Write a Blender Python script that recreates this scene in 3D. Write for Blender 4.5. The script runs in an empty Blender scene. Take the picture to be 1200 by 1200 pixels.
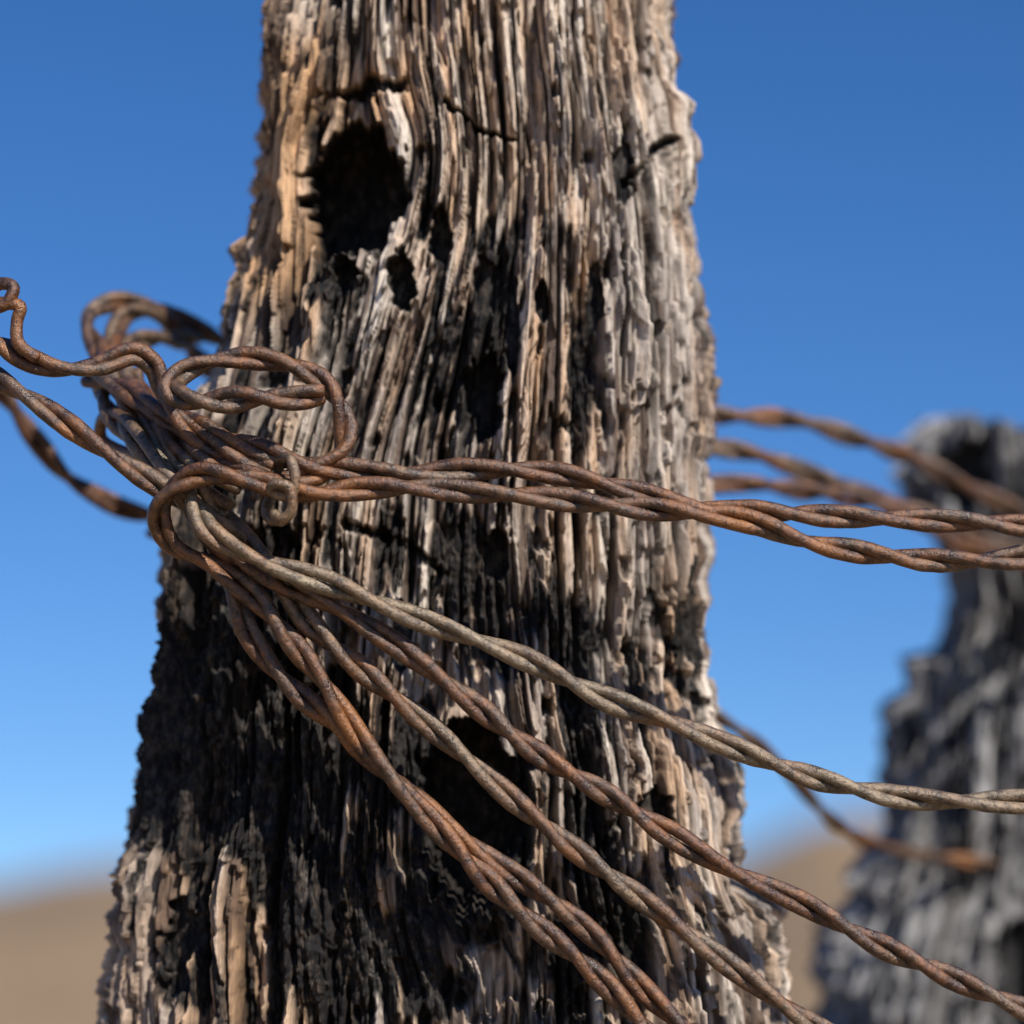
import bpy, math, numpy as np
from mathutils import Vector
scene = bpy.context.scene
rng = np.random.RandomState(7)

# ------------------------------------------------------------ camera set-up
PITCH = math.radians(13.0); H = 1.15; D = 0.8333
CP, SP = math.cos(PITCH), math.sin(PITCH)
def to_world(v):
    v = np.asarray(v, float); o = np.empty_like(v)
    o[..., 0] = v[..., 0]
    o[..., 1] = v[..., 1]*CP - v[..., 2]*SP
    o[..., 2] = H + v[..., 1]*SP + v[..., 2]*CP
    return o
def pt(a, b, dmm):            # fence measured on the wire plane, dmm = distance behind it
    d = D + dmm/1000.0
    return np.array([(a-600)/1200*0.36*d, d, (600-b)/1200*0.36*d])

cd = bpy.data.cameras.new("camera"); cam = bpy.data.objects.new("camera", cd)
scene.collection.objects.link(cam)
cam.location = (0, 0, H); cam.rotation_euler = (math.radians(90)+PITCH, 0, 0)
cd.lens = 100; cd.sensor_width = 36; cd.clip_start = 0.02; cd.clip_end = 10000
cd.dof.use_dof = True; cd.dof.focus_distance = D-.002; cd.dof.aperture_fstop = 4.6; cd.dof.aperture_blades = 9
scene.camera = cam

# ------------------------------------------------------------ light
SUN = Vector((0.40, -0.68, 0.63)).normalized()
el = math.asin(SUN.z); az = math.atan2(SUN.x, SUN.y)
sd = bpy.data.lights.new("sun", 'SUN'); so = bpy.data.objects.new("sun", sd)
scene.collection.objects.link(so)
sd.energy = 5.0; sd.angle = math.radians(0.5); sd.color = (1.0, 0.95, 0.88)
so.rotation_euler = (-SUN).to_track_quat('-Z', 'Y').to_euler()
w = bpy.data.worlds.new("World"); scene.world = w; w.use_nodes = True
nt = w.node_tree; bg = nt.nodes["Background"]
sky = nt.nodes.new("ShaderNodeTexSky"); sky.sky_type = 'NISHITA'; sky.sun_disc = False
sky.sun_elevation = el; sky.sun_rotation = az
sky.altitude = 1500; sky.air_density = 1.0; sky.dust_density = 0.0; sky.ozone_density = 4.0
hs = nt.nodes.new("ShaderNodeHueSaturation"); hs.inputs["Saturation"].default_value = 1.25; hs.inputs["Hue"].default_value = .507
nt.links.new(sky.outputs[0], hs.inputs["Color"]); nt.links.new(hs.outputs[0], bg.inputs[0]); bg.inputs[1].default_value = 0.120
scene.view_settings.view_transform = 'Standard'; scene.view_settings.look = 'None'; scene.view_settings.exposure = 0

# ------------------------------------------------------------ noise
def perlin(x, y, seed):
    xi = np.floor(x).astype(np.int64); yi = np.floor(y).astype(np.int64)
    xf = x-xi; yf = y-yi
    def g(ix, iy):
        h = (ix*374761393 + iy*668265263 + seed*1442695041) & 0xffffffff
        h = ((h ^ (h >> 13))*1274126177) & 0xffffffff
        h = (h ^ (h >> 16)) & 0xffff
        a = h*(2*math.pi/65536.0)
        return np.cos(a), np.sin(a)
    u = xf*xf*xf*(xf*(xf*6-15)+10); v = yf*yf*yf*(yf*(yf*6-15)+10)
    def d(ix, iy, dx, dy):
        a, b = g(ix, iy); return a*dx+b*dy
    n00 = d(xi, yi, xf, yf); n10 = d(xi+1, yi, xf-1, yf)
    n01 = d(xi, yi+1, xf, yf-1); n11 = d(xi+1, yi+1, xf-1, yf-1)
    return (n00*(1-u)+n10*u)*(1-v)+(n01*(1-u)+n11*u)*v
def fbm(x, y, seed, o=4):
    r = 0; a = 1.0
    for i in range(o):
        r = r + a*perlin(x*2**i, y*2**i, seed+i*17); a *= 0.5
    return r
def sst(a, b, x):
    t = np.clip((x-a)/(b-a), 0, 1); return t*t*(3-2*t)

def grid_mesh(name, V, closed_u, attrs=None, mat=None, smooth=True):
    R, C, _ = V.shape
    me = bpy.data.meshes.new(name)
    idx = np.arange(R*C).reshape(R, C)
    if closed_u:
        a = idx[:-1, :]; b = np.roll(idx, -1, 1)[:-1, :]; c = np.roll(idx, -1, 1)[1:, :]; d = idx[1:, :]
    else:
        a = idx[:-1, :-1]; b = idx[:-1, 1:]; c = idx[1:, 1:]; d = idx[1:, :-1]
    F = np.stack([a, b, c, d], -1).reshape(-1, 4)
    me.vertices.add(R*C); me.vertices.foreach_set("co", V.reshape(-1).astype(np.float32))
    me.loops.add(F.size); me.loops.foreach_set("vertex_index", F.reshape(-1).astype(np.int32))
    me.polygons.add(len(F)); me.polygons.foreach_set("loop_start", (np.arange(len(F))*4).astype(np.int32))
    me.polygons.foreach_set("use_smooth", np.full(len(F), smooth))
    me.update(calc_edges=True)
    for k, v in (attrs or {}).items():
        at = me.attributes.new(k, 'FLOAT', 'POINT'); at.data.foreach_set("value", v.reshape(-1).astype(np.float32))
    ob = bpy.data.objects.new(name, me); scene.collection.objects.link(ob)
    if mat: me.materials.append(mat)
    return ob

# ------------------------------------------------------------ material helpers
class NB:
    def __init__(s, name):
        s.m = bpy.data.materials.new(name); s.m.use_nodes = True; s.t = s.m.node_tree
        s.b = s.t.nodes["Principled BSDF"]
    def n(s, typ, **k):
        x = s.t.nodes.new(typ)
        for a, v in k.items(): setattr(x, a, v)
        return x
    def l(s, a, b): s.t.links.new(a, b)
    def attr(s, name):
        x = s.n("ShaderNodeAttribute"); x.attribute_name = name; return x.outputs["Fac"]
    def noise(s, vec, scale, detail=4, rough=0.6):
        x = s.n("ShaderNodeTexNoise"); x.inputs["Scale"].default_value = scale
        x.inputs["Detail"].default_value = detail; x.inputs["Roughness"].default_value = rough
        if vec is not None: s.l(vec, x.inputs["Vector"])
        return x.outputs["Fac"]
    def mapping(s, scale):
        g = s.n("ShaderNodeNewGeometry"); m = s.n("ShaderNodeMapping"); m.inputs["Scale"].default_value = scale
        s.l(g.outputs["Position"], m.inputs["Vector"]); return m.outputs[0]
    def math(s, op, a, b=None, clamp=False):
        x = s.n("ShaderNodeMath", operation=op, use_clamp=clamp)
        for i, v in enumerate((a, b)):
            if v is None: continue
            if isinstance(v, (int, float)): x.inputs[i].default_value = v
            else: s.l(v, x.inputs[i])
        return x.outputs[0]
    def rng(s, v, a, b, c=0.0, d=1.0):
        x = s.n("ShaderNodeMapRange"); s.l(v, x.inputs[0])
        for i, q in enumerate((a, b, c, d)): x.inputs[i+1].default_value = q
        return x.outputs[0]
    def mix(s, f, a, b, blend='MIX'):
        x = s.n("ShaderNodeMix", data_type='RGBA', blend_type=blend)
        if isinstance(f, (int, float)): x.inputs[0].default_value = f
        else: s.l(f, x.inputs[0])
        for i, v in ((6, a), (7, b)):
            if isinstance(v, tuple): x.inputs[i].default_value = (*v, 1)
            else: s.l(v, x.inputs[i])
        return x.outputs[2]
    def bump(s, h, strength, dist):
        x = s.n("ShaderNodeBump"); x.inputs["Strength"].default_value = strength; x.inputs["Distance"].default_value = dist
        s.l(h, x.inputs["Height"]); s.l(x.outputs[0], s.b.inputs["Normal"])

def wood_mat(name, light, warm, dark, char_shade, pale):
    k = NB(name)
    fib = k.noise(k.mapping((1300, 1300, 60)), 1.0, 5, .7)
    spk = k.noise(k.mapping((420, 420, 200)), 1.0, 5, .7)
    c = k.mix(k.attr("pale"), light, pale)
    c = k.mix(k.rng(spk, .4, .65, 0, .35), c, pale)
    c = k.mix(k.attr("warm"), c, warm)
    c = k.mix(k.attr("tone"), c, dark)
    c = k.mix(k.rng(fib, .36, .56, .5, 0), c, dark)
    ch = k.math('ADD', k.attr("char_shade"), k.rng(spk, .3, .7, -.16, .16), True)
    c = k.mix(ch, c, char_shade)
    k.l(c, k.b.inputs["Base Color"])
    k.b.inputs["Roughness"].default_value = .8
    k.b.inputs["Specular IOR Level"].default_value = .3
    k.bump(k.math('ADD', fib, spk), .8, .0006)
    return k.m
wood = wood_mat("weathered_charred_wood", (.48, .405, .345), (.80, .47, .235), (.115, .072, .050), (.011, .010, .010), (.88, .76, .63))
wood2 = wood_mat("weathered_grey_wood", (.36, .35, .34), (.42, .38, .34), (.11, .105, .10), (.018, .017, .017), (.60, .58, .565))

# ------------------------------------------------------------ wooden posts
def make_post(name, left, right, face, hd, K, lean, top, bot_dense, res, seed, holes, char_shade_blobs, warms, mat, cracks=(), amp=1.0, topfun=None, charbias=0.0, jag=1.0, pales=()):
    HW = 80.0; n = 3.0
    th = np.linspace(0, 2*math.pi, 20001)[:-1] + math.pi/2     # start at the back
    ct, st = np.cos(th), np.sin(th)
    X = HW*np.sign(ct)*np.abs(ct)**(2/n); Y = hd*np.sign(st)*np.abs(st)**(2/n)
    dx = np.roll(X, -1)-X; dy = np.roll(Y, -1)-Y
    seg = np.hypot(dx, dy); S = np.concatenate([[0], np.cumsum(seg)])
    Ymid = Y+dy/2
    dens = np.where(Ymid < hd*0.35, 1/res, 1/(res*4))
    Cn = np.concatenate([[0], np.cumsum(seg*dens)])
    nc = int(Cn[-1])
    tgt = np.linspace(0, Cn[-1], nc+1)[:-1]
    Sx = np.concatenate([X, X[:1]]); Sy = np.concatenate([Y, Y[:1]])
    x0 = np.interp(tgt, Cn, Sx); y0 = np.interp(tgt, Cn, Sy); s = np.interp(tgt, Cn, S)
    tx = np.roll(x0, -1)-np.roll(x0, 1); ty = np.roll(y0, -1)-np.roll(y0, 1)
    L = np.hypot(tx, ty); nx, ny = ty/L, -tx/L
    if (nx*x0+ny*y0).mean() < 0: nx, ny = -nx, -ny
    b1 = np.arange(top, bot_dense, res/K); b2 = np.arange(bot_dense, 5600, 5/K)
    b = np.concatenate([b1, b2])
    def prof(P, q): return np.interp(q, [u[0] for u in P], [u[1] for u in P])
    gb = np.arange(top-400, 6000, 2.0); kx = np.arange(-150, 151)*2.0; ker = np.exp(-(kx/75)**2); ker /= ker.sum()
    def smo(P):
        v = prof(P, gb); v2 = np.convolve(np.pad(v, 150, mode='edge'), ker, 'valid'); return np.interp(b, gb, v2)
    xl, xr = prof(left, b), prof(right, b)
    xls, xrs = smo(left), smo(right)
    # edges broken off in stepped flakes
    def flakes(sd_):
        f1 = perlin(b/30, b*0+3.3, sd_)*2.2; f1 = (np.floor(f1*2.5)+sst(0, .25, f1*2.5-np.floor(f1*2.5)))/2.5
        return f1*9+perlin(b/9, b*0+1.3, sd_+1)*6+perlin(b/60, b*0+5.3, sd_+2)*9
    xl = xl+flakes(seed+90)*jag
    xr = xr+flakes(seed+94)*jag*.7
    cx = ((xls+xrs)/2-600)*K; hw = (xrs-xls)/2*K
    B, Sg = np.meshgrid(b, s, indexing='ij')
    Z = (600-B)*K
    u0 = x0[None, :]/HW
    xx = cx[:, None]+hw[:, None]*u0
    xx = xx + ((xl-xls)*K)[:, None]*sst(-.86, -.99, u0) + ((xr-xrs)*K)[:, None]*sst(.86, .99, u0)
    pa = xx/K+600; pb = B
    front = (ny < -0.2).astype(float)[None, :]
    sw = Sg + 5*perlin(Z/110, Sg/60, seed+1)+.9*perlin(Z/34, Sg/20, seed+2)
    for (ha, hb, ra, rb, dp) in holes:
        if ra > 30:
            q = np.exp(-(((pa-ha)/(ra*1.8))**2+((pb-hb)/(rb*1.7))**2))
            sw = sw - (pa-ha)*K*0.40*q*front
    disp = np.zeros_like(Z)
    g = np.zeros_like(Z)
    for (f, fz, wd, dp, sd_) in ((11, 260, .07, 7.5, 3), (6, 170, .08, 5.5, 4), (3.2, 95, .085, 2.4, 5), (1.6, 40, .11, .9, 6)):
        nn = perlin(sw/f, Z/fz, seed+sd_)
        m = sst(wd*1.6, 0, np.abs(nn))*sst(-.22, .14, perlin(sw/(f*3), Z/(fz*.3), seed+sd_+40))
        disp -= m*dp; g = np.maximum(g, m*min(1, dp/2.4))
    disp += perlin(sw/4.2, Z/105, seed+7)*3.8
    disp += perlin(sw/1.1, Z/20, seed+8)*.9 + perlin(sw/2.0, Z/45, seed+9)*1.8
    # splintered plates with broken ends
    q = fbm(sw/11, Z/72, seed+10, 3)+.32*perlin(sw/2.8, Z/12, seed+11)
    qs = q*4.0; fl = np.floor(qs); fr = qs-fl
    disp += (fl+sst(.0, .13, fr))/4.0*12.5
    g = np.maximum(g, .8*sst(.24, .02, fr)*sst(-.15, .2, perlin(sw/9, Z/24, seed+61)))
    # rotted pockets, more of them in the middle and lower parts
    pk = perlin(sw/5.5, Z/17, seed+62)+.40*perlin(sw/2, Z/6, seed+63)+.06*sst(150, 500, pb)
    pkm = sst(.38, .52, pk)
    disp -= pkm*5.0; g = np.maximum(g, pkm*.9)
    disp += perlin(sw/34, Z/75, seed+12)*6
    # charring, with wire shadows and the second post's shaded face painted in as blobs
    ch = fbm(sw/15, Z/50, seed+13, 5)*1.10 - .23 + charbias
    for (a, bb, ra, rb, v) in char_shade_blobs:
        ch = ch + v*np.exp(-(((pa-a)/ra)**2+((pb-bb)/rb)**2))*np.clip(-ny[None, :]*3+.6, .25, 1)
    ch = ch + .60*perlin(sw/2.6, Z/55, seed+14)
    char_shade_mask = sst(.10, .32, ch)
    crumb = perlin(sw/2.6, Z/4.6, seed+15)+.6*perlin(sw/1.2, Z/2.3, seed+16)
    disp += crumb*(.42+1.3*char_shade_mask) - char_shade_mask*2.2
    disp *= amp*(1-.45*np.abs(nx)[None, :]**2)
    disp -= 1.5
    # holes
    wa = 16*perlin(pa/30, pb/30, seed+21)+9*perlin(pa/9, pb/12, seed+22); wb = 16*perlin(pa/26, pb/26, seed+23)+14*perlin(pa/6, pb/30, seed+24)
    hole = np.zeros_like(Z); rim = np.zeros_like(Z)
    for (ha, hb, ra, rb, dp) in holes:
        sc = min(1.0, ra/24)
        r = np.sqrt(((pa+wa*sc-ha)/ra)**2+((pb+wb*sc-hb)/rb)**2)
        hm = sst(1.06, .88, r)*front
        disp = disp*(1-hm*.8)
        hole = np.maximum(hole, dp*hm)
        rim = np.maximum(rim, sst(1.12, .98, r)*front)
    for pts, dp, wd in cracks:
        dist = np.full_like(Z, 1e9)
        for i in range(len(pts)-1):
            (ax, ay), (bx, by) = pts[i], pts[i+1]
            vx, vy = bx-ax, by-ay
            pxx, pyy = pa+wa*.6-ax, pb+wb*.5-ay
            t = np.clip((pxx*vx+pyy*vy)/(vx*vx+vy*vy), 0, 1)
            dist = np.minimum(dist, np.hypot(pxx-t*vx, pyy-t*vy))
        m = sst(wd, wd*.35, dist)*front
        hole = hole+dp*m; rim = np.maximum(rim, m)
    char_shade_mask = np.maximum(char_shade_mask, rim); char_shade_mask = np.maximum(char_shade_mask, sst(.5, 6, hole))
    char_shade = np.clip(np.maximum(char_shade_mask*.97, g*.93), 0, 1)
    tone = perlin(sw/2.3, Z/85, seed+30)+.7*perlin(sw/6, Z/110, seed+31)+.4*perlin(sw/1.0, Z/30, seed+32)
    pale = perlin(sw/3.1, Z/80, seed+35)+.6*perlin(sw/9, Z/80, seed+36)+.4*perlin(sw/1.3, Z/12, seed+37)
    for (a, bb, ra, rb, v) in pales:
        e = v*np.exp(-(((pa-a)/ra)**2+((pb-bb)/rb)**2)); pale = pale+e; tone = tone-e*.35
    tone = sst(.06, .30, tone)*.86; pale = sst(-.03, .34, pale)
    wm = .20+.8*perlin(sw/5, Z/120, seed+33)+.5*fbm(sw/20, Z/60, seed+34, 3)
    for (a, bb, ra, rb, v) in warms:
        wm = wm+v*np.exp(-(((pa-a)/ra)**2+((pb-bb)/rb)**2))
    wm = np.clip(wm, 0, .92)
    x = xx+nx[None, :]*disp; y = y0[None, :]+ny[None, :]*disp+hole
    y = y + (D*1000+face+hd) + Z*lean
    z = Z.copy()
    if topfun is not None:
        zt = (600-topfun(pa, Sg, Z))*K
    else:
        zt = (600-(top+60+40*perlin(Sg/4, Sg*0, seed+50)+30*perlin(Sg/1.5, Sg*0, seed+51)))*K
    z = np.minimum(z, zt)
    V = np.stack([x, y, z], -1)/1000.0
    caps = []; ctr = V[0].mean(0)
    for kf in (0.0, .25, .5, .7, .85, .95):
        r0 = ctr+(V[0]-ctr)*kf; r0[:, 2] = V[0][:, 2]-(1-kf)*.012+ .004*perlin(s/3, s*0+kf*9, seed+70)
        if kf == 0: r0[:, 2] = V[0][:, 2].mean()-.014
        caps.append(r0)
    V = np.concatenate([np.array(caps), V], 0)
    nr = len(caps)
    pad = lambda A, v: np.concatenate([np.full((nr, A.shape[1]), v), A], 0)
    return grid_mesh(name, to_world(V), True, {"char_shade": pad(char_shade, .6), "tone": pad(tone, .5), "warm": pad(wm, .2), "pale": pad(pale, .3)}, mat)

left = [(-300, 325), (-60, 306), (0, 298), (60, 288), (130, 284), (200, 278), (262, 276), (275, 255), (330, 248), (380, 236), (400, 228), (470, 200), (560, 170), (600, 160), (700, 160), (800, 162), (860, 146), (950, 144), (980, 134), (1050, 116), (1200, 106), (1400, 90), (5600, 0)]
right = [(-300, 774), (-60, 788), (0, 794), (80, 800), (100, 816), (200, 824), (300, 833), (450, 840), (600, 840), (830, 842), (870, 858), (900, 874), (960, 890), (1000, 868), (1050, 872), (1075, 918), (1110, 932), (1200, 928), (1400, 945), (5600, 1080)]
holes = [(411, 214, 60, 80, 38), (405, 166, 42, 30, 34), (382, 262, 30, 42, 34), (469, 326, 15, 36, 10), (516, 272, 12, 36, 9), (567, 332, 15, 34, 10), (568, 462, 24, 50, 14), (636, 350, 9, 28, 6),
         (600, 380, 9, 60, 5), (403, 318, 16, 20, 9), (582, 650, 14, 34, 7), (552, 955, 58, 112, 34), (768, 950, 16, 26, 6), (470, 745, 12, 40, 5), (700, 345, 10, 40, 6), (735, 190, 12, 40, 5), (205, 1110, 22, 60, 8), (690, 1090, 14, 40, 6)]
cracks = [([(400, 98), (432, 88), (470, 92)], 6, 11), ([(520, 112), (560, 145), (602, 156)], 5, 6), ([(735, 205), (770, 178), (790, 150)], 4, 7), ([(405, 612), (470, 640), (520, 670)], 4, 10), ([(770, 700), (790, 780), (830, 830)], 4, 12)]
char_shade_blobs = [(570, 370, 60, 180, .75), (410, 345, 70, 45, .35), (700, 310, 50, 60, .3), (560, 960, 100, 150, .75), (235, 740, 90, 170, .95), (205, 900, 60, 150, .9), (330, 1000, 110, 190, .75), (300, 830, 90, 120, .6),  # lower-left blobs mix real char with painted shadow of the wires and bundle
         (470, 650, 150, 60, .55), (720, 740, 120, 60, .45), (800, 780, 50, 110, .35), (690, 940, 120, 200, .38), (500, 450, 70, 80, .3), (720, 450, 40, 60, .4), (250, 1150, 60, 60, .4), (450, 1120, 130, 110, .6), (355, 170, 14, 160, .4), (640, 1130, 150, 70, .3),  # first three blobs paint the upper wires' shadow band into the colour
         (480, 30, 180, 90, -.5), (640, 110, 140, 110, -.45), (290, 150, 45, 130, -.6), (790, 600, 40, 200, -.2), (640, 570, 250, 40, -.15)]
warms = [(300, 150, 60, 160, 1.0), (400, 90, 90, 60, .7), (570, 40, 110, 90, .25), (330, 300, 60, 60, .65), (640, 460, 60, 160, .3), (300, 1100, 200, 150, .4), (540, 260, 50, 60, .25),
         (760, 450, 60, 250, -.3), (430, 500, 80, 90, -.15), (600, 900, 300, 150, -.05), (720, 150, 80, 150, -.15)]
pales = [(560, 60, 200, 130, .5), (300, 150, 50, 150, .4), (640, 420, 60, 200, .2), (480, 240, 30, 120, .35), (760, 250, 70, 120, .2)]
make_post("weathered_wooden_fence_post", left, right, 29, 52, .258, .08, -260, 1290, .30, 11, holes, char_shade_blobs, warms, wood, cracks, jag=.85, pales=pales)

K2 = .25*(D+.30)/D
left2 = [(400, 1118), (490, 1112), (505, 1098), (530, 1090), (600, 1083), (625, 1110), (690, 1152), (708, 1136), (770, 1138), (778, 1072), (800, 1074), (845, 1066), (860, 1056), (1000, 1054), (1010, 1022), (1070, 1014), (1085, 985), (1200, 966), (1400, 950), (5600, 900)]
right2 = [(400, 1290), (500, 1300), (600, 1340), (800, 1380), (1200, 1440), (5600, 1560)]
def top2(pa, Sg, Z):
    return 490+np.abs(pa-1150)**1.6*.022+22*perlin(pa/9, pa*0, 5)+22*perlin(pa/30, pa*0, 6)+np.where(pa > 1215, (pa-1215)*1.2, 0)
make_post("charred_wooden_fence_post", left2, right2, 290, 55, K2, .10, 440, 1290, .8, 77, [(1134, 556, 28, 40, 14), (1180, 1130, 26, 60, 12)],
          [(1130, 560, 40, 60, .2), (1100, 870, 50, 120, .45), (1190, 1150, 40, 70, .5), (1010, 1120, 50, 100, -.5)], [(1150, 700, 400, 900, -.3)], wood2, (), 1.0, top2, -.16, 1.5, pales=[(1120, 510, 80, 40, .7), (1180, 900, 60, 300, .1), (1000, 1120, 40, 120, .5)])  # dark left blob paints its shaded face, pale blobs its sunlit rim

# ------------------------------------------------------------ rusty wire
def rust_mat(name):
    k = NB(name)
    p = k.mapping((1, 1, 1))
    big = k.noise(p, 42, 4, .6); med = k.noise(p, 230, 5, .65); fine = k.noise(p, 1100, 4, .7)
    age = k.attr("age")
    c = k.mix(k.rng(med, .40, .62), (.050, .022, .013), (.225, .094, .038))
    c = k.mix(k.rng(big, .52, .66, 0, .75), c, (.36, .140, .034))
    tan = k.mix(k.rng(med, .38, .62), (.14, .105, .066), (.39, .30, .19))
    m = k.math('ADD', age, k.rng(big, .35, .65, .26, -.26)); m = k.math('ADD', m, k.rng(fine, .35, .65, -.2, .2), True)
    c = k.mix(m, c, tan)
    c = k.mix(k.rng(fine, .52, .62, 0, .75), c, (.034, .019, .013))
    k.l(c, k.b.inputs["Base Color"])
    k.b.inputs["Metallic"].default_value = .30
    k.b.inputs["Specular IOR Level"].default_value = 1.0
    k.l(k.rng(med, .35, .65, .22, .50), k.b.inputs["Roughness"])
    k.bump(k.math('ADD', k.math('MULTIPLY', med, 1.2), fine), .75, .0006)
    return k.m
rust = rust_mat("rusty_wire")

def spline(P, step=.0008):
    P = np.array(P); n = len(P); out = []
    Q = np.vstack([2*P[0]-P[1], P, 2*P[-1]-P[-2]])
    def kn(a, b, t): return t+max(1e-6, np.linalg.norm(b-a))**.5
    for i in range(n-1):
        p0, p1, p2, p3 = Q[i:i+4]
        t0 = 0; t1 = kn(p0, p1, t0); t2 = kn(p1, p2, t1); t3 = kn(p2, p3, t2)
        m = max(3, int(np.linalg.norm(p2-p1)/step))
        t = np.linspace(t1, t2, m, endpoint=False)[:, None]
        A1 = (t1-t)/(t1-t0)*p0+(t-t0)/(t1-t0)*p1; A2 = (t2-t)/(t2-t1)*p1+(t-t1)/(t2-t1)*p2; A3 = (t3-t)/(t3-t2)*p2+(t-t2)/(t3-t2)*p3
        B1 = (t2-t)/(t2-t0)*A1+(t-t0)/(t2-t0)*A2; B2 = (t3-t)/(t3-t1)*A2+(t-t1)/(t3-t1)*A3
        out.append((t2-t)/(t2-t1)*B1+(t-t1)/(t2-t1)*B2)
    out.append(P[-1:]); C = np.vstack(out)
    l = np.concatenate([[0], np.cumsum(np.linalg.norm(np.diff(C, axis=0), axis=1))])
    m = int(l[-1]/step); q = np.linspace(0, l[-1], m)
    C = np.stack([np.interp(q, l, C[:, i]) for i in range(3)], 1)
    return C, q
def frames(C):
    T = np.gradient(C, axis=0); T /= np.linalg.norm(T, axis=1)[:, None]
    N = np.zeros_like(T); v = np.cross(T[0], [0, 0, 1.0])
    if np.linalg.norm(v) < .1: v = np.cross(T[0], [1.0, 0, 0])
    N[0] = v/np.linalg.norm(v)
    for i in range(1, len(T)):
        v = N[i-1]-T[i]*np.dot(N[i-1], T[i]); N[i] = v/np.linalg.norm(v)
    return T, N, np.cross(T, N)
def tube(C, q, r, seed, sides=14):
    T, N, B = frames(C); a = np.linspace(0, 2*math.pi, sides, endpoint=False)
    rr = r*(1+.07*perlin(q/.012, q*0+seed*.37, seed)+.06*perlin(q/.0035, q*0, seed+1))
    rr[0] *= .75; rr[-1] *= .75
    ring = N[:, None, :]*np.cos(a)[None, :, None]+B[:, None, :]*np.sin(a)[None, :, None]
    Q, A = np.meshgrid(q, a, indexing='ij')
    lump = 1+.08*perlin(Q/.004, np.cos(A)*1.5+3+np.sin(A)*.7, seed+5)
    V = C[:, None, :]+ring*(rr[:, None]*lump)[:, :, None]
    e0 = np.repeat(C[:1], sides, 0)[None]; e1 = np.repeat(C[-1:], sides, 0)[None]
    return np.concatenate([e0, V, e1], 0)
R = .00190
def wire(name, runs):
    parts = []
    for r in runs:
        pts = r["p"]; C, q = spline([pt(*p) for p in pts])
        sd_ = r.get("seed", 1); age = r.get("age", .2); rad = r.get("r", R)
        C = C.copy(); C[:, 2] += .0016*perlin(q/.045, q*0, sd_+7); C[:, 1] += .0010*perlin(q/.05, q*0, sd_+8)
        if r.get("single"):
            parts.append((tube(C, q, rad, sd_), age))
        else:
            T, N, B = frames(C)
            pitch = r.get("pitch", .056)
            ph = 2*math.pi*q/pitch + 2.2*perlin(q/.07, q*0, sd_+3) + r.get("ph", sd_*1.3)
            loose = .92+.30*np.clip(perlin(q/.05, q*0, sd_+4)*2, 0, 1)
            for k in (0, 1):
                p = ph+math.pi*k
                Cs = C+(N*np.cos(p)[:, None]+B*np.sin(p)[:, None])*(rad*.97*loose)[:, None]
                parts.append((tube(Cs, q, rad, sd_+k*31), age+.20*(k-.5)))
    me_v = []; me_f = []; ages = []; off = 0
    for V, age in parts:
        Rr, Cc, _ = V.shape; idx = np.arange(Rr*Cc).reshape(Rr, Cc)+off
        a = idx[:-1]; b = np.roll(idx, -1, 1)[:-1]; c = np.roll(idx, -1, 1)[1:]; d = idx[1:]
        me_f.append(np.stack([a, b, c, d], -1).reshape(-1, 4)); me_v.append(to_world(V).reshape(-1, 3))
        ages.append(np.full(Rr*Cc, age)); off += Rr*Cc
    V = np.vstack(me_v); F = np.vstack(me_f); me = bpy.data.meshes.new(name)
    me.vertices.add(len(V)); me.vertices.foreach_set("co", V.reshape(-1).astype(np.float32))
    me.loops.add(F.size); me.loops.foreach_set("vertex_index", F.reshape(-1).astype(np.int32))
    me.polygons.add(len(F)); me.polygons.foreach_set("loop_start", (np.arange(len(F))*4).astype(np.int32))
    me.polygons.foreach_set("use_smooth", np.full(len(F), True)); me.update(calc_edges=True)
    at = me.attributes.new("age", 'FLOAT', 'POINT'); at.data.foreach_set("value", np.concatenate(ages).astype(np.float32))
    ob = bpy.data.objects.new(name, me); scene.collection.objects.link(ob); me.materials.append(rust); return ob

W_ = "twisted_fence_wire"
# two upper lines to the right
wire(W_, [dict(p=[(100, 440, 45), (135, 452, 32), (185, 480, 14), (240, 503, 4), (300, 524, 0), (350, 542, -2), (410, 552, -3), (480, 555, -3), (560, 551, -3), (650, 556, -3), (740, 574, -4), (820, 594, -4), (900, 601, -4), (1000, 605, -3), (1110, 612, -2), (1220, 618, 0), (1500, 640, 10), (2200, 690, 40)], seed=1, age=.06)])
wire(W_, [dict(p=[(2200, 700, 40), (1500, 650, 10), (1220, 652, 0), (1150, 658, -1), (1080, 657, -2), (1000, 645, -4), (940, 634, -5), (880, 612, -7), (810, 599, -7), (700, 590, -7), (600, 580, -7), (500, 572, -7), (430, 573, -8), (360, 578, -9), (290, 562, -10), (235, 556, -9), (198, 574, -6), (186, 605, -2), (202, 640, 2), (250, 662, 3), (300, 700, 1), (335, 745, 0), (385, 808, 0), (430, 876, 0), (490, 948, 0), (550, 1010, 0), (620, 1076, 0), (690, 1135, 0), (745, 1192, 0), (830, 1290, 0), (1200, 1700, 10)], seed=2, age=.04)])
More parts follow.
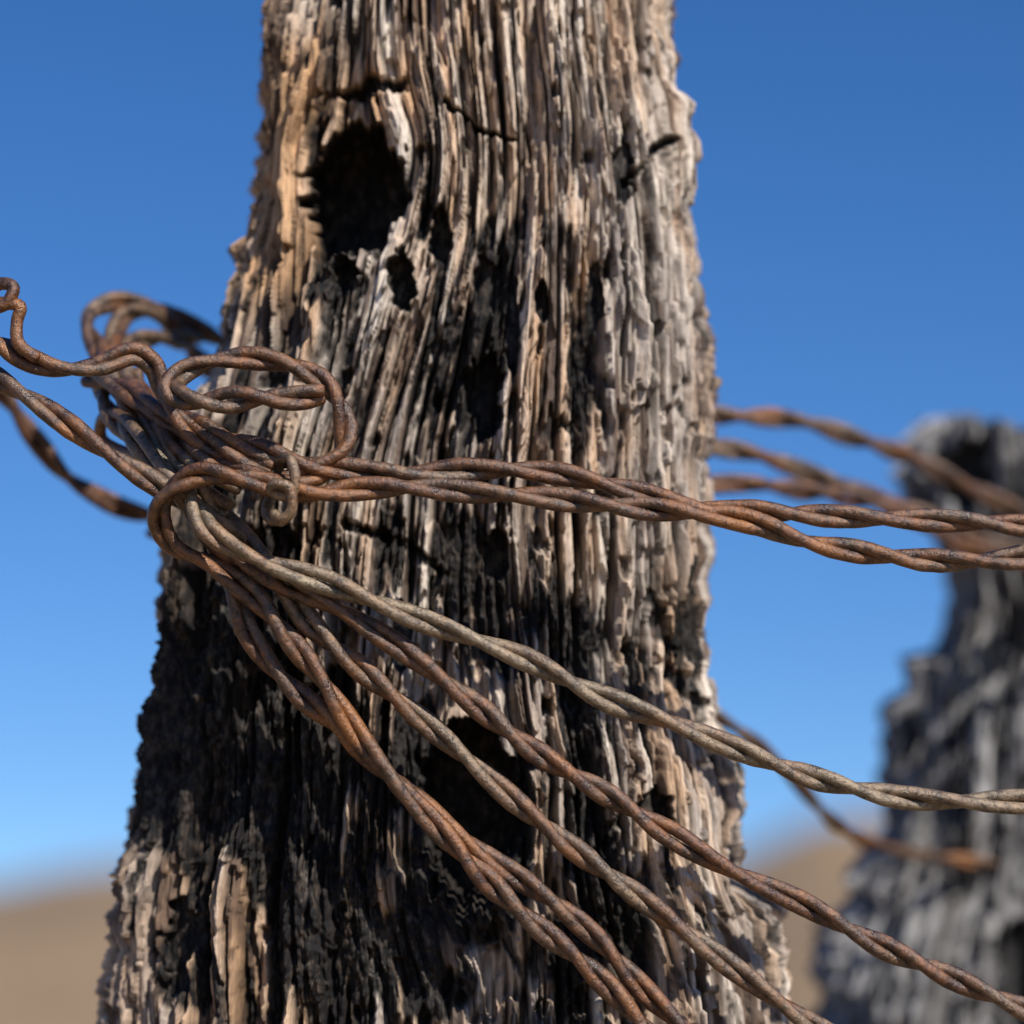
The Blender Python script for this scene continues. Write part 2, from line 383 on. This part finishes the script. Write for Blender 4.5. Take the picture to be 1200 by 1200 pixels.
# descending lines
wire(W_, [dict(p=[(118, 425, 50), (150, 478, 30), (190, 530, 12), (222, 575, 0), (245, 622, -8), (300, 654, -8), (375, 680, -7), (450, 709, -6), (540, 742, -5), (620, 775, -5), (700, 814, -5), (780, 845, -5), (870, 880, -4), (950, 911, -3), (1030, 930, -2), (1110, 939, -1), (1220, 940, 0), (1600, 930, 20), (2200, 930, 40)], seed=3, age=.68, pitch=.062)])
wire(W_, [dict(p=[(-260, 300, 20), (-30, 428, 8), (40, 470, 3), (100, 512, 0), (165, 556, 0), (215, 592, 2), (262, 645, 2), (330, 680, -1), (400, 714, -2), (470, 760, -2), (550, 822, -2), (620, 876, -2), (700, 925, -2), (780, 974, -2), (850, 1014, -2), (930, 1054, -1), (1000, 1092, 0), (1080, 1130, 0), (1150, 1163, 0), (1230, 1195, 0), (1500, 1290, 10), (2200, 1560, 30)], seed=4, age=0, pitch=.056)])
wire(W_, [dict(p=[(140, 425, 50), (172, 480, 24), (215, 545, 8), (262, 605, 6), (312, 660, 3), (365, 732, 2), (430, 790, 1), (500, 850, 1), (560, 900, 1), (620, 950, 0), (690, 1008, 0), (760, 1062, 0), (830, 1112, 0), (900, 1162, 0), (980, 1220, 0), (1400, 1500, 10)], seed=5, age=.30, pitch=.055)])
wire(W_, [dict(p=[(160, 440, 46), (190, 500, 22), (232, 580, 9), (262, 660, 6), (290, 738, 5), (338, 800, 5), (400, 856, 4), (455, 912, 4), (515, 960, 4), (580, 1008, 4), (650, 1058, 4), (705, 1106, 4), (765, 1170, 4), (840, 1240, 4), (1200, 1560, 20)], seed=6, age=.02, pitch=.054)])
# wraps round the post, leaving on the far side
wire(W_, [dict(p=[(300, 548, 2), (248, 528, 6), (195, 490, 14), (145, 452, 36), (114, 408, 66), (106, 370, 86), (136, 354, 96), (185, 362, 110), (235, 388, 126), (330, 430, 150), (600, 470, 154), (845, 486, 160), (930, 493, 175), (1000, 511, 190), (1090, 548, 220), (1200, 600, 250), (1600, 700, 320)], seed=8, age=.24),
         dict(p=[(285, 570, 0), (225, 548, 5), (178, 500, 20), (140, 445, 48), (132, 400, 76), (150, 368, 96), (190, 372, 112), (260, 440, 150), (600, 510, 154), (845, 527, 160), (920, 545, 175), (980, 565, 190), (1080, 605, 220), (1180, 640, 250), (1600, 760, 320)], seed=9, age=.32),
         dict(p=[(262, 610, 4), (215, 575, 5), (160, 520, 18), (124, 470, 40), (122, 430, 60), (160, 400, 90), (230, 400, 125)], seed=21, age=.5),
         dict(p=[(300, 640, 6), (236, 596, -2), (196, 556, 2), (165, 512, 12), (140, 486, 26), (120, 492, 40), (118, 512, 44), (140, 528, 36), (200, 548, 14), (270, 590, 2)], seed=22, age=.35, single=True)])
wire(W_, [dict(p=[(-300, 330, 40), (-20, 440, 105), (40, 512, 116), (75, 556, 122), (115, 582, 128), (160, 600, 136), (240, 610, 150), (600, 590, 154), (845, 569, 160), (930, 574, 175), (1000, 584, 190), (1060, 602, 200), (1130, 640, 220), (1600, 720, 320)], seed=10, age=-.4)])
wire(W_, [dict(p=[(175, 620, 110), (300, 660, 152), (600, 730, 156), (850, 846, 165), (920, 902, 190), (975, 962, 215), (1050, 996, 250), (1150, 1010, 275), (1600, 1080, 320)], seed=11, age=.25, r=.0015)])
# line coming in from the left with its curled barb-like tail
wire(W_, [dict(p=[(-260, 300, 30), (-40, 384, 8), (0, 402, 5), (30, 420, 3), (70, 432, 3), (115, 430, 4), (158, 416, 6), (180, 430, 8), (192, 462, 8), (220, 500, 4), (260, 530, 0), (320, 552, -2)], seed=12, age=.08),
         dict(p=[(-60, 300, 10), (-20, 338, 5), (4, 332, 3), (16, 338, 1), (8, 356, 1), (-6, 362, 2)], seed=13, age=.05, single=True),
         dict(p=[(-30, 345, 4), (0, 356, 2), (24, 360, 1), (20, 378, 1), (22, 402, 0), (45, 420, 0)], seed=14, age=.05, single=True)])
# hooked free end with its eye
wire("wire_hook_loop", [dict(p=[(380, 462, -6), (345, 466, -8), (300, 464, -9), (250, 468, -9), (215, 466, -7), (200, 454, -4), (214, 438, 0), (250, 426, 2), (300, 422, 2), (350, 431, 2), (388, 456, 2), (404, 492, 1), (400, 528, -1), (374, 552, -3), (330, 562, -4), (280, 556, -2), (230, 535, 4), (185, 500, 20), (150, 450, 40)], seed=15, age=.04, pitch=.040, r=.0019)])
# small binding tie
wire("wire_binding_tie", [dict(p=[(318, 600, -12), (332, 608, -14), (342, 596, -15), (338, 570, -15.5), (322, 566, -15), (318, 573, -13), (340, 580, -12), (346, 560, -13), (341, 538, -12), (333, 536, -8), (328, 545, 0), (322, 575, 3), (312, 600, -4), (318, 611, -10), (333, 612, -14)], seed=16, age=.8, single=True, r=.0016)])

# ------------------------------------------------------------ ground and hills
k = NB("dry_grass_ground"); p = k.mapping((1, 1, 1))
c = k.mix(k.rng(k.noise(p, .25, 6), .35, .65), (.27, .19, .105), (.20, .15, .085))
c = k.mix(k.rng(k.noise(p, 6, 5), .4, .65, 0, .6), c, (.34, .26, .16))
k.l(c, k.b.inputs["Base Color"]); k.b.inputs["Roughness"].default_value = .95
k.bump(k.noise(p, 12, 6), .8, .05); gmat = k.m
k = NB("dry_hillside"); p = k.mapping((1, 1, 1))
c = k.mix(k.rng(k.noise(p, .03, 6), .35, .65), (.34, .22, .115), (.26, .17, .09))
c = k.mix(k.rng(k.noise(p, .35, 4), .52, .62, 0, .5), c, (.13, .105, .06))
k.l(c, k.b.inputs["Base Color"]); k.b.inputs["Roughness"].default_value = .95
k.bump(k.noise(p, .6, 6), .6, .4); hmat = k.m
gr = np.concatenate([[0], np.geomspace(.3, 6000, 90)]); ga = np.linspace(0, 2*math.pi, 181)
GR, GA = np.meshgrid(gr, ga, indexing='ij')
gz = .03*perlin(GR*np.cos(GA)/1.3, GR*np.sin(GA)/1.3, 3)*np.clip(GR, 0, 1)*(GR < 40)
V = np.stack([GR*np.sin(GA), GR*np.cos(GA), gz], -1)
grid_mesh("ground", V, False, None, gmat)
azs = np.radians(np.linspace(-180, 180, 721)); deg = np.degrees(azs)
e = np.interp(deg, [-180, -90, -30, -14, -10.2, -7.7, -4, 4, 4.8, 6.0, 7.8, 11, 25, 90, 180], [4, 5, 4.4, 5.2, 5.6, 6.25, 6.1, 6.2, 6.45, 7.05, 7.3, 7.6, 6.0, 5, 4])
e = e+.12*perlin(deg/1.7, deg*0, 4)
rr = np.linspace(0, 1, 80)
RRm, E = np.meshgrid(rr, e, indexing='ij'); _, AZ = np.meshgrid(rr, azs, indexing='ij')
dist = 70+RRm*430; prof_ = sst(0, .55, RRm)
hz = (250*np.tan(np.radians(E)))*prof_*(1-.35*sst(.55, 1, RRm))*1.16-.2
hz += 1.4*fbm(dist*np.sin(AZ)/40, dist*np.cos(AZ)/40, 8, 4)*sst(.05, .3, RRm)
V = np.stack([dist*np.sin(AZ), dist*np.cos(AZ), hz], -1)
grid_mesh("hills", V, False, None, hmat)

# dry grass tufts round the posts (one object)
nb = 5000
cxs = rng.choice(90, nb); cc = np.stack([rng.uniform(-2.2, 2.6, 90), rng.uniform(.3, 5, 90)], 1)
bx = cc[cxs]+rng.normal(0, .05, (nb, 2)); hgt = rng.uniform(.08, .30, nb); an = rng.uniform(0, 6.28, nb); lean = rng.uniform(.1, .6, nb)
verts = []; faces = []
for i in range(nb):
    dx, dy = math.cos(an[i]), math.sin(an[i]); x, y = bx[i]; h = hgt[i]; wd = .0022
    px_, py_ = -dy*wd, dx*wd; o = len(verts)
    for t in (0, .5):
        ox, oy = dx*h*lean[i]*t*t, dy*h*lean[i]*t*t
        verts += [(x+ox-px_*(1-t), y+oy-py_*(1-t), h*t-.01), (x+ox+px_*(1-t), y+oy+py_*(1-t), h*t-.01)]
    verts.append((x+dx*h*lean[i], y+dy*h*lean[i], h))
    faces += [(o, o+1, o+3, o+2), (o+2, o+3, o+4)]
me = bpy.data.meshes.new("dry_grass"); me.from_pydata(verts, [], faces)
k = NB("dry_grass_blades"); k.l(k.mix(k.noise(k.mapping((1, 1, 1)), 9), (.30, .22, .11), (.42, .33, .18)), k.b.inputs["Base Color"])
me.materials.append(k.m); og = bpy.data.objects.new("dry_grass", me); scene.collection.objects.link(og)
